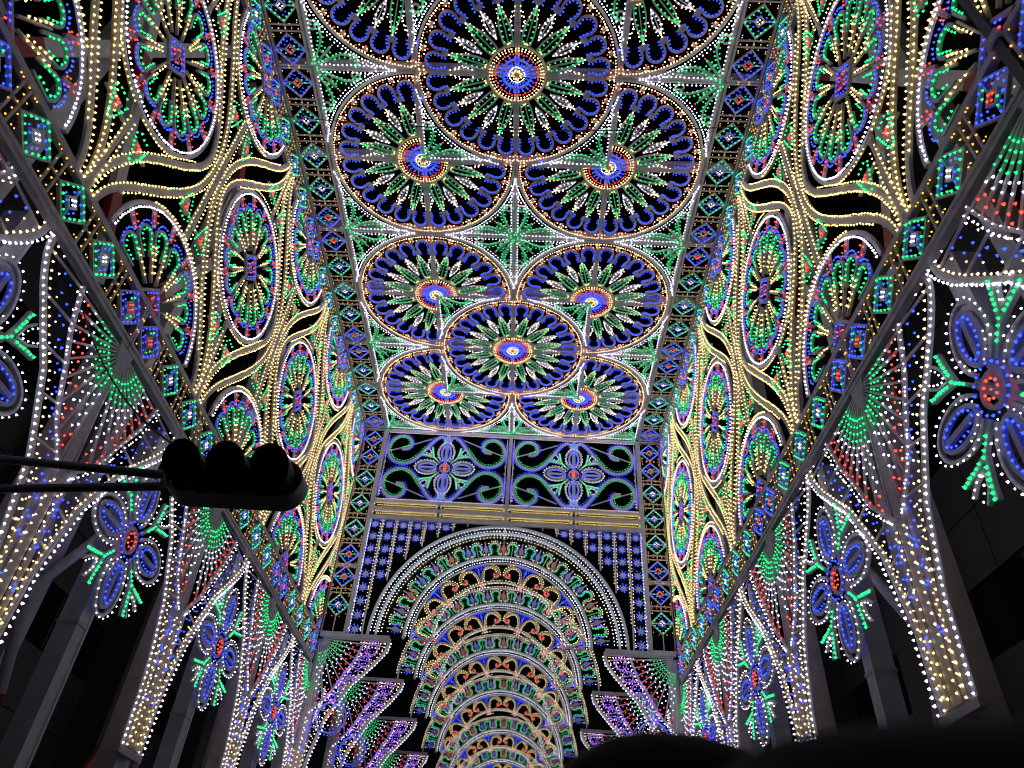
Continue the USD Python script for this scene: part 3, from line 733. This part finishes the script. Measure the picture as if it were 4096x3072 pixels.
for z, zn in ((5.455, 'upper'), (5.315, 'lower')):
    for i, x in enumerate((-1.5, -.5, .5, 1.5)):
        lab = f'yellow light bar, {["outer left", "inner left", "inner right", "outer right"][i]} one of the {zn} row over the arch'
        m = frame_front(x, FR, z)
        if lb is None:
            lb = thing('light_bar', lab, 'light bar', m, 'yellow light bars over the arch'); B = Bulbs()
            P = LineString([(-.44, 0), (.44, 0)]).buffer(.042, quad_segs=4)
            part(lb, 'bar_frame', flat(sbox(-.482, -.049, .482, .049).difference(P.buffer(-.004)), -.001, .02), 'board')
            B.add('yellow', along([(-.445, .018), (.445, .018)], .034), size=.95); B.add('yellow', along([(-.43, -.018), (.46, -.018)], .034), size=.95); B.add('yellow', [(-.462, 0), (.465, 0)])
            B.build(lb)
        else: copy(lb, m, lab)
# star lattice left and right of the arch
for s in (-1, 1):
    t = thing('star_lattice', f'lattice of blue stars on the {SIDE[s]} shoulder of the facade arch', 'light panel', frame_front(0, FR, 3.47), 'star lattices of the facade'); B = Bulbs()
    Rr = 1.76
    for i in range(9):
        x = 1.90 - .208 * i
        for j in range(9):
            z = 1.655 - .196 * j
            if math.hypot(x, z) < Rr + .07: continue
            c = (s * x, z); a = np.arange(8) * 45 + 10
            spk = [disc(c, .034, 10)] + [line([c, polar(.046, q, c)], .009) for q in a]
            lit(part(t, 'star', flat(spk), 'board'), ('blue', polar(.058, a, c))); B.add('white', [(c[0] - .078, c[1]), (c[0] + .078, c[1])], size=.85)
        xb = x - .104
        z0 = math.sqrt(max(0, (Rr + .02) ** 2 - xb ** 2)) if xb < Rr else .03
        if z0 < 1.70: part(t, 'lattice_board', flat(line([(s * xb, z0), (s * xb, 1.745)], .016), -.002), 'board2')
        for e in (-.022, .022):
            xx = xb + e; z1 = math.sqrt(max(0, (Rr + .05) ** 2 - xx ** 2)) if xx < Rr + .05 else .04
            if z1 < 1.70: B.add('warm', along([(s * xx, z1), (s * xx, 1.73)], .048), size=.85)
    B.add('white', along([(s * 1.965, .04), (s * 1.965, 1.73)], .045), size=.85)
    B.build(t)

# ================================================================== archways: facade arch and the gallery behind
def archway(label, m, outer=False):
    t = thing('archway', label, 'archway', m, 'round archways of the light gallery'); B = Bulbs()
    if outer:
        part(t, 'outer_ring', flat(line(arc((0, 0), 1.725, 0, 180, 3), .034)), 'board'); part(t, 'outer_ring', flat(line(arc((0, 0), 1.615, 0, 180, 3), .026)), 'board')
        B.add('white', along(arc((0, 0), 1.69, 2, 178, 2), .046)); B.add('white', along(arc((0, 0), 1.645, 2, 178, 2), .046)); B.add('white', along(arc((0, 0), 1.585, 2, 178, 2), .042)); B.add('warm', along(arc((0, 0), 1.545, 2, 178, 2), .05))
        part(t, 'crown_post', flat(line([(0, 1.52), (0, 1.75)], .03), .001), 'board2')
    else:
        part(t, 'outer_ring', flat(line(arc((0, 0), 1.50, 0, 180, 3), .022)), 'board'); B.add('warm', along(arc((0, 0), 1.525, 2, 178, 2), .042))
    part(t, 'inner_ring', flat(line(arc((0, 0), 1.245, 0, 180, 3), .032)), 'board')
    for rr in (1.215, 1.175): B.add('white', along(arc((0, 0), rr, 1, 179, 2), .036))
    part(t, 'middle_ring', flat(line(arc((0, 0), 1.145, 0, 180, 3), .02)), 'board')
    st = 10.6
    for k in range(-8, 9):                                   # ornaments between the keyholes
        a = 90 + st * k; g = math.radians(a - 90); R_ = np.array([[math.cos(g), -math.sin(g)], [math.sin(g), math.cos(g)]])
        Y = lambda p: np.atleast_2d(p) @ R_.T
        kind = ['red', 'purple', 'blue'][abs(k) % 3]
        P = Polygon(Y([(-.035, 1.37), (0, 1.30), (.035, 1.37), (0, 1.445)])); 
        part(t, 'diamond_board', flat([P, line(Y([(0, 1.275), (0, 1.31)]), .012), line(Y([(0, 1.44), (0, 1.485)]), .012)], .001), 'board2')
        B.add(kind, Y([(-.048, 1.41), (.048, 1.41), (-.055, 1.365), (.055, 1.365), (-.04, 1.325), (.04, 1.325)])); B.add('warm', Y([(-.028, 1.29), (.028, 1.29)])); B.add('white', Y([(-.05, 1.455), (.05, 1.455)]), size=.9)
    for k in range(-9, 9):
        a = 90 + st * (k + .5)
        if not 1 < a < 179: continue
        g = math.radians(a - 90); R_ = np.array([[math.cos(g), -math.sin(g)], [math.sin(g), math.cos(g)]])
        Y = lambda p: np.atleast_2d(p) @ R_.T
        th = np.radians(np.linspace(-40, 220, 12)); head = np.c_[.073 * np.cos(th), 1.40 + .066 * np.sin(th)]
        Lp = np.vstack([[(.095, 1.268), (.06, 1.30), (.05, 1.335)], head, [(-.05, 1.335), (-.06, 1.30), (-.095, 1.268)]])
        Lg = np.vstack([[(.055, 1.275), (.038, 1.305), (.032, 1.34)], np.c_[.052 * np.cos(th), 1.40 + .045 * np.sin(th)], [(-.032, 1.34), (-.038, 1.305), (-.055, 1.275)]])
        lit(part(t, 'keyhole_board', flat(line(Y(Lp), .016)), 'board'), ('green', along(Y(Lg), .034)))
        if k % 2: part(t, 'stay_rod', flat(line(Y([(0, 1.27), (0, 1.44)]), .012), -.004, .012), 'board2')
        B.add('warm', along(Y([(-.06, 1.475), (-.02, 1.487), (.02, 1.487), (.06, 1.475)]), .034), size=.85)
    base = line(arc((0, 0), .865, 0, 180, 4), .016); part(t, 'base_ring', flat(base, -.004), 'board2')
    for ci in range(-2, 3):                                  # pairs of comma scrolls
        a = 90 + 36 * (ci + .5) if False else 90 - 18 + 36 * ci
        for c0 in ([a] if ci < 2 or True else []):
            pass
    for c0 in (18, 54, 90 + 36, 90 + 72, 90):
        pass
    for c0 in (90 - 18, 90 + 18, 90 - 54, 90 + 54, 0, 180):
        for s in (-1, 1):
            if (c0 == 0 and s < 0) or (c0 == 180 and s > 0): continue
            # local: angle along, r; from the junction at the base up over the dome into a spiral
            q = [(0.6, .83), (1.2, .90), (1.6, .97), (3.0, 1.045), (5.6, 1.095), (9.0, 1.105), (12.2, 1.085), (14.6, 1.04), (15.6, .985), (14.6, .945), (12.6, .935), (11.2, .965), (12.0, .995)]
            p = np.array([polar(r, c0 + s * d) for d, r in q]); 
            from scipy.interpolate import splprep, splev
            tck, _ = splprep(p.T, s=0); sm = np.array(splev(np.linspace(0, 1, 36), tck)).T
            cen = polar(.985, c0 + s * 9.0)
            inn = sm + (cen - sm) / np.linalg.norm(cen - sm, axis=1, keepdims=True) * .026
            out = sm - (cen - sm) / np.linalg.norm(cen - sm, axis=1, keepdims=True) * .024
            cb = part(t, 'comma_board', flat(line(sm, .014)), 'board')
            ce = polar(.965, c0 + s * 13.1)
            cl = lambda q: np.array([v for v in q if v[1] > .0]).reshape(-1, 2)
            lit(cb, ('yellow', cl(along(inn[2:27], .036))), ('yellow', cl(along(out[18:30], .038))), ('red', cl(polar(.019, np.arange(5) * 72, ce)), .9))
            part(t, 'stay_rod', flat(line([polar(.875, c0 + s * 8.5), polar(.95, c0 + s * 12.4)], .007), -.004, .01), 'board2')
        B.add('red', polar(.018, np.arange(4) * 90, polar(.835, c0)), size=.9); part(t, 'knot_ring', flat(ring(polar(.835, c0), .026, .036, 12)), 'board')
        tri_ = [polar(r, c0 + d) for r, d in ((1.115, 0), (1.115, 3), (1.115, -3), (1.115, 5.6), (1.115, -5.6), (1.085, 0), (1.085, 2.2), (1.085, -2.2), (1.055, .8), (1.055, -.8), (1.02, .3), (1.115, 1.5), (1.115, -1.5), (1.115, 4.3), (1.115, -4.3), (.985, 0))]
        tri_ = [x for x in tri_ if x[1] > .01]; B.add('blue', tri_)
        part(t, 'stay_rod', flat(line([polar(.87, c0), polar(1.14, c0)], .008), -.004, .01), 'board2')
        B.add('white', along(np.array([polar(.80, c0 - 7 + q) for q in range(0, 15, 3)]), .04), size=.8)
    B.add('yellow', along(arc((0, 0), .885, 3, 177, 3), .042), size=.9); B.add('white', along(arc((0, 0), .845, 3, 177, 3), .042), size=.85)
    B.clip(lambda x, y: y > -.005)
    # springing: level boards, legs with fans down to the ground
    for s in (-1, 1):
        part(t, 'level_board', flat(sbox(*sorted((s * 1.40, s * 2.30))[:1], -.052, max(s * 1.40, s * 2.30), -.012), .002, .04), 'board2')
        half_leg(t, B, -s, dz=-3.47 + .36, us=.95, purple=True, x0=s * 2.33)
        part(t, 'corner_board', flat(line([(s * 1.415, -.20), (s * 1.415, -.05)], .026), .002), 'board2')
        B.add('warm', along([(s * 1.46, -.085), (s * 1.80, -.085)], .04), size=.85); B.add('warm', along([(s * 1.46, -.165), (s * 1.74, -.125)], .045), size=.85)
        part(t, 'leg_post', bx((s * 2.30, (-.05 - 3.47 - Z0 + .06) / 2, -.10), (.13, 3.47 + Z0 - .05 - .06, .12)), 'board2')
        cc = (s * 1.98, -1.02); part(t, 'blue_ring_board', flat(ring(cc, .17, .19, 24)), 'board'); B.add('blue', along(arc(cc, .21, 0, 345), .042)); B.add('blue', along(arc(cc, .145, 0, 345), .05)); B.add('red', polar(.05, np.arange(5) * 72, cc)); B.add('warm', along(arc(cc, .10, 0, 345), .06))
    B.build(t); return t
a1 = archway('largest round archway with green keyholes, set in the facade', frame_front(0, FR + .012, 3.47), True)
ga = None
for i, r in enumerate((7.65, 9.7, 12.05, 15.0, 17.9, 20.8)):
    lab = f'round archway with green keyholes, {["second", "third", "fourth", "fifth", "sixth", "seventh and farthest"][i]} of the gallery'
    m = frame_front(0, r, 3.47)
    ga = archway(lab, m) if ga is None else (copy(ga, m, lab), ga)[1]
# ================================================================== traffic signal over the road
def signal():
    t = thing('traffic_signal', 'dark unlit horizontal traffic signal with three hoods on two arms', 'traffic signal', mtx((0, 0, 0)))
    ox = CX * S
    c = np.array([ox - 2.648, 5.86, CAMH + 3.40])
    P = LineString([(-.42, 0), (.42, 0)]).buffer(.20, quad_segs=10)
    e = trimesh.creation.extrude_polygon(P, .20, engine='earcut')
    def orient(m): m.apply_transform(np.array([[1, 0, 0, 0], [0, 0, -1, 0], [0, 1, 0, 0], [0, 0, 0, 1]], float)); m.apply_translation(c); return m
    part(t, 'body', orient(e), 'sigbody', smooth=35)
    rimP = P.difference(P.buffer(-.022)); e = trimesh.creation.extrude_polygon(rimP, .03, engine='earcut'); e.apply_translation((0, 0, .20)); part(t, 'face_rim', orient(e), 'sigbody')
    for x in (-.39, 0, .39):
        lens = trimesh.creation.icosphere(2, .15); lens.vertices[:, 2] *= .22; lens.apply_translation((x, 0, .205)); part(t, 'lens', orient(lens), 'lens', smooth=True)
        a0 = np.radians(np.linspace(-62, 242, 30)); n = len(a0)
        V = []
        for r_, zf in ((.172, .19), (.172, 1), (.160, 1), (.160, .19)):
            for a in a0:
                depth = .20 + .37 * (.40 + .60 * (max(0, math.sin(a) + .55) / 1.55) ** .6) if zf == 1 else .19
                V.append((x + r_ * math.cos(a), r_ * math.sin(a) - .05 * (depth - .2), depth))
        Fq = []
        for k in range(4):
            for j in range(n - 1):
                a, b, c_, d = k * n + j, k * n + j + 1, ((k + 1) % 4) * n + j + 1, ((k + 1) % 4) * n + j; Fq.append((a, b, c_, d))
        for j in (0, n - 1): Fq.append((j, n + j, 2 * n + j, 3 * n + j))
        hood = trimesh.Trimesh(np.array(V), np.vstack([[(a, b, c_), (a, c_, d)] for a, b, c_, d in Fq]), process=False); hood.fix_normals()
        part(t, 'hood', orient(hood), 'sigblack', smooth=35)
    for dz, dy in ((.05, .10), (-.06, .10)):
        a = c + [-.60, -dy, dz]; b = np.array([ox - 7.6, 5.70 if dz > 0 else 5.9, CAMH + 3.50 + (.13 if dz > 0 else -.42)])
        h = np.linalg.norm(b - a); cy_ = trimesh.creation.cylinder(.04, h, sections=12); cy_.apply_transform(trimesh.geometry.align_vectors([0, 0, 1], (b - a) / h)); cy_.apply_translation((a + b) / 2)
        part(t, 'arm', cy_, 'seam', smooth=40)
    b_ = trimesh.creation.box((.10, .14, .24)); b_.apply_translation(c + [-.62, -.10, 0]); part(t, 'arm_bracket', b_, 'seam')
    pole = trimesh.creation.cylinder(.1, 5.6, sections=18); pole.apply_translation((ox - 7.62, 5.82, 2.8 + .1)); part(t, 'pole', pole, 'seam', smooth=40)
    return t
signal()
# thin cables
def cable(label, pts, r=.012):
    p = np.array(pts, float); ms = []
    f = np.linspace(0, 1, 25); q = p[0] + (p[1] - p[0]) * f[:, None]; q[:, 2] -= .3 * 4 * f * (1 - f)
    from math import pi
    for a, b in zip(q[:-1], q[1:]):
        h = np.linalg.norm(b - a); c = trimesh.creation.cylinder(r, h * 1.02, sections=5); c.apply_transform(trimesh.geometry.align_vectors([0, 0, 1], (b - a) / h)); c.apply_translation((a + b) / 2); ms.append(c)
    o = part(None, 'cable', trimesh.util.concatenate(ms), 'cable'); data(o, label, 'cable')
cable('thin black cable sagging from the left wall to the traffic signal', [(CX * S - 5.1, 5.9, CAMH + 5.6), (CX * S - 3.0, 5.75, CAMH + 3.62)], .010)
cable('thin black cable spanning under the near ceiling rosettes', [(-4.4, 7.6, CAMH + 12.6), (4.4, 7.4, CAMH + 12.55)], .009)
# ================================================================== people in the crowd, very close
def capsule_chain(js):
    out = m3.Manifold()
    for (a, ra), (b, rb) in js:
        s1 = m3.Manifold.sphere(ra, 20).translate(tuple(map(float, a))); s2 = m3.Manifold.sphere(rb, 20).translate(tuple(map(float, b)))
        out = out + m3.Manifold.batch_hull([s1, s2])
    return out
def smoothed(mf, l=.02, it=12):
    mf = mf.refine_to_length(l); mm = mf.to_mesh(); g = trimesh.Trimesh(np.array(mm.vert_properties[:, :3]), np.array(mm.tri_verts)); trimesh.smoothing.filter_taubin(g, iterations=it); return g
def person(label, x, y, h, headw, facing, coatm, hood=True):
    c, s_ = math.cos(facing), math.sin(facing)
    t = thing('person', label, 'person', mtx((x, y, 0), (c, s_, 0), (-s_, c, 0)))
    k = h / 1.7
    L = lambda *p: tuple(np.array(p) * k)
    J = [((L(.09, 0, .09), .06 * k), (L(.10, 0, .5), .075 * k)), ((L(.10, 0, .5), .075 * k), (L(.10, 0, .88), .11 * k)), ((L(-.09, 0, .09), .06 * k), (L(-.10, 0, .5), .075 * k)), ((L(-.10, 0, .5), .075 * k), (L(-.10, 0, .88), .11 * k)),
         ((L(.09, .0, .05), .045 * k), (L(.10, .15, .045), .04 * k)), ((L(-.09, .0, .05), .045 * k), (L(-.10, .15, .045), .04 * k)),
         ((L(0, 0, 1.46), .06 * k), (L(0, .02, 1.56), .065 * k)), ((L(0, .03, 1.58), .095 * k), (L(0, .02, 1.605), .095 * k))]
    J += [((L(0, .115, 1.575), .014 * k), (L(0, .125, 1.55), .018 * k))]
    part(t, 'body', smoothed(capsule_chain(J), .03), 'skin', smooth=True)
    C = [((L(.10, 0, .62), .13 * k), (L(.10, 0, 1.0), .15 * k)), ((L(-.10, 0, .62), .13 * k), (L(-.10, 0, 1.0), .15 * k)), ((L(.09, 0, .95), .15 * k), (L(.11, 0, 1.28), .14 * k)), ((L(-.09, 0, .95), .15 * k), (L(-.11, 0, 1.28), .14 * k)), ((L(-.17, 0, 1.36), .085 * k), (L(.17, 0, 1.36), .085 * k)), ((L(0, 0, 1.0), .16 * k), (L(0, 0, 1.36), .12 * k)),
         ((L(.22, 0, 1.36), .075 * k), (L(.27, .02, 1.1), .065 * k)), ((L(.27, .02, 1.1), .065 * k), (L(.24, .14, .9), .055 * k)), ((L(-.22, 0, 1.36), .075 * k), (L(-.27, .02, 1.1), .065 * k)), ((L(-.27, .02, 1.1), .065 * k), (L(-.24, .14, .9), .055 * k))]
    part(t, 'coat', smoothed(capsule_chain(C), .035), coatm, smooth=True)
    for sx in (-1, 1):
        Hn = [((L(sx * .24, .17, .87), .034 * k), (L(sx * .24, .20, .82), .034 * k))] + [((L(sx * .24 + (i - 1.5) * .019, .205, .80), .010 * k), (L(sx * .24 + (i - 1.5) * .018, .225, .745 + abs(i - 1.4) * .006), .008 * k)) for i in range(4)] + [((L(sx * (.24 - .03), .18, .85), .011 * k), (L(sx * (.24 - .06), .215, .81), .009 * k))]
        part(t, 'glove', smoothed(capsule_chain(Hn), .012, 6), coatm, smooth=True)
    Hd = [((L(-headw, -.02, 1.58), .118 * k), (L(headw, -.02, 1.58), .118 * k)), ((L(0, -.045, 1.50), .105 * k), (L(0, -.03, 1.40), .12 * k))]
    hd = capsule_chain(Hd)
    cut = m3.Manifold.sphere(.112 * k, 24).translate(L(0, .115, 1.56)); hd = hd - cut
    part(t, 'hood', smoothed(hd, .015), coatm, smooth=True)
    return t
def place(az, d): return CX * S + d * math.sin(math.radians(az)), d * math.cos(math.radians(az))
x, y = place(29.0, .40); person('person in black with the hood up, closest, at the lower right corner', x, y, 1.598, .045, math.radians(-20), 'coat')
x, y = place(10.5, .80); person('person in black hood partly hidden behind the closest one', x, y, 1.70, .02, math.radians(5), 'coat2')
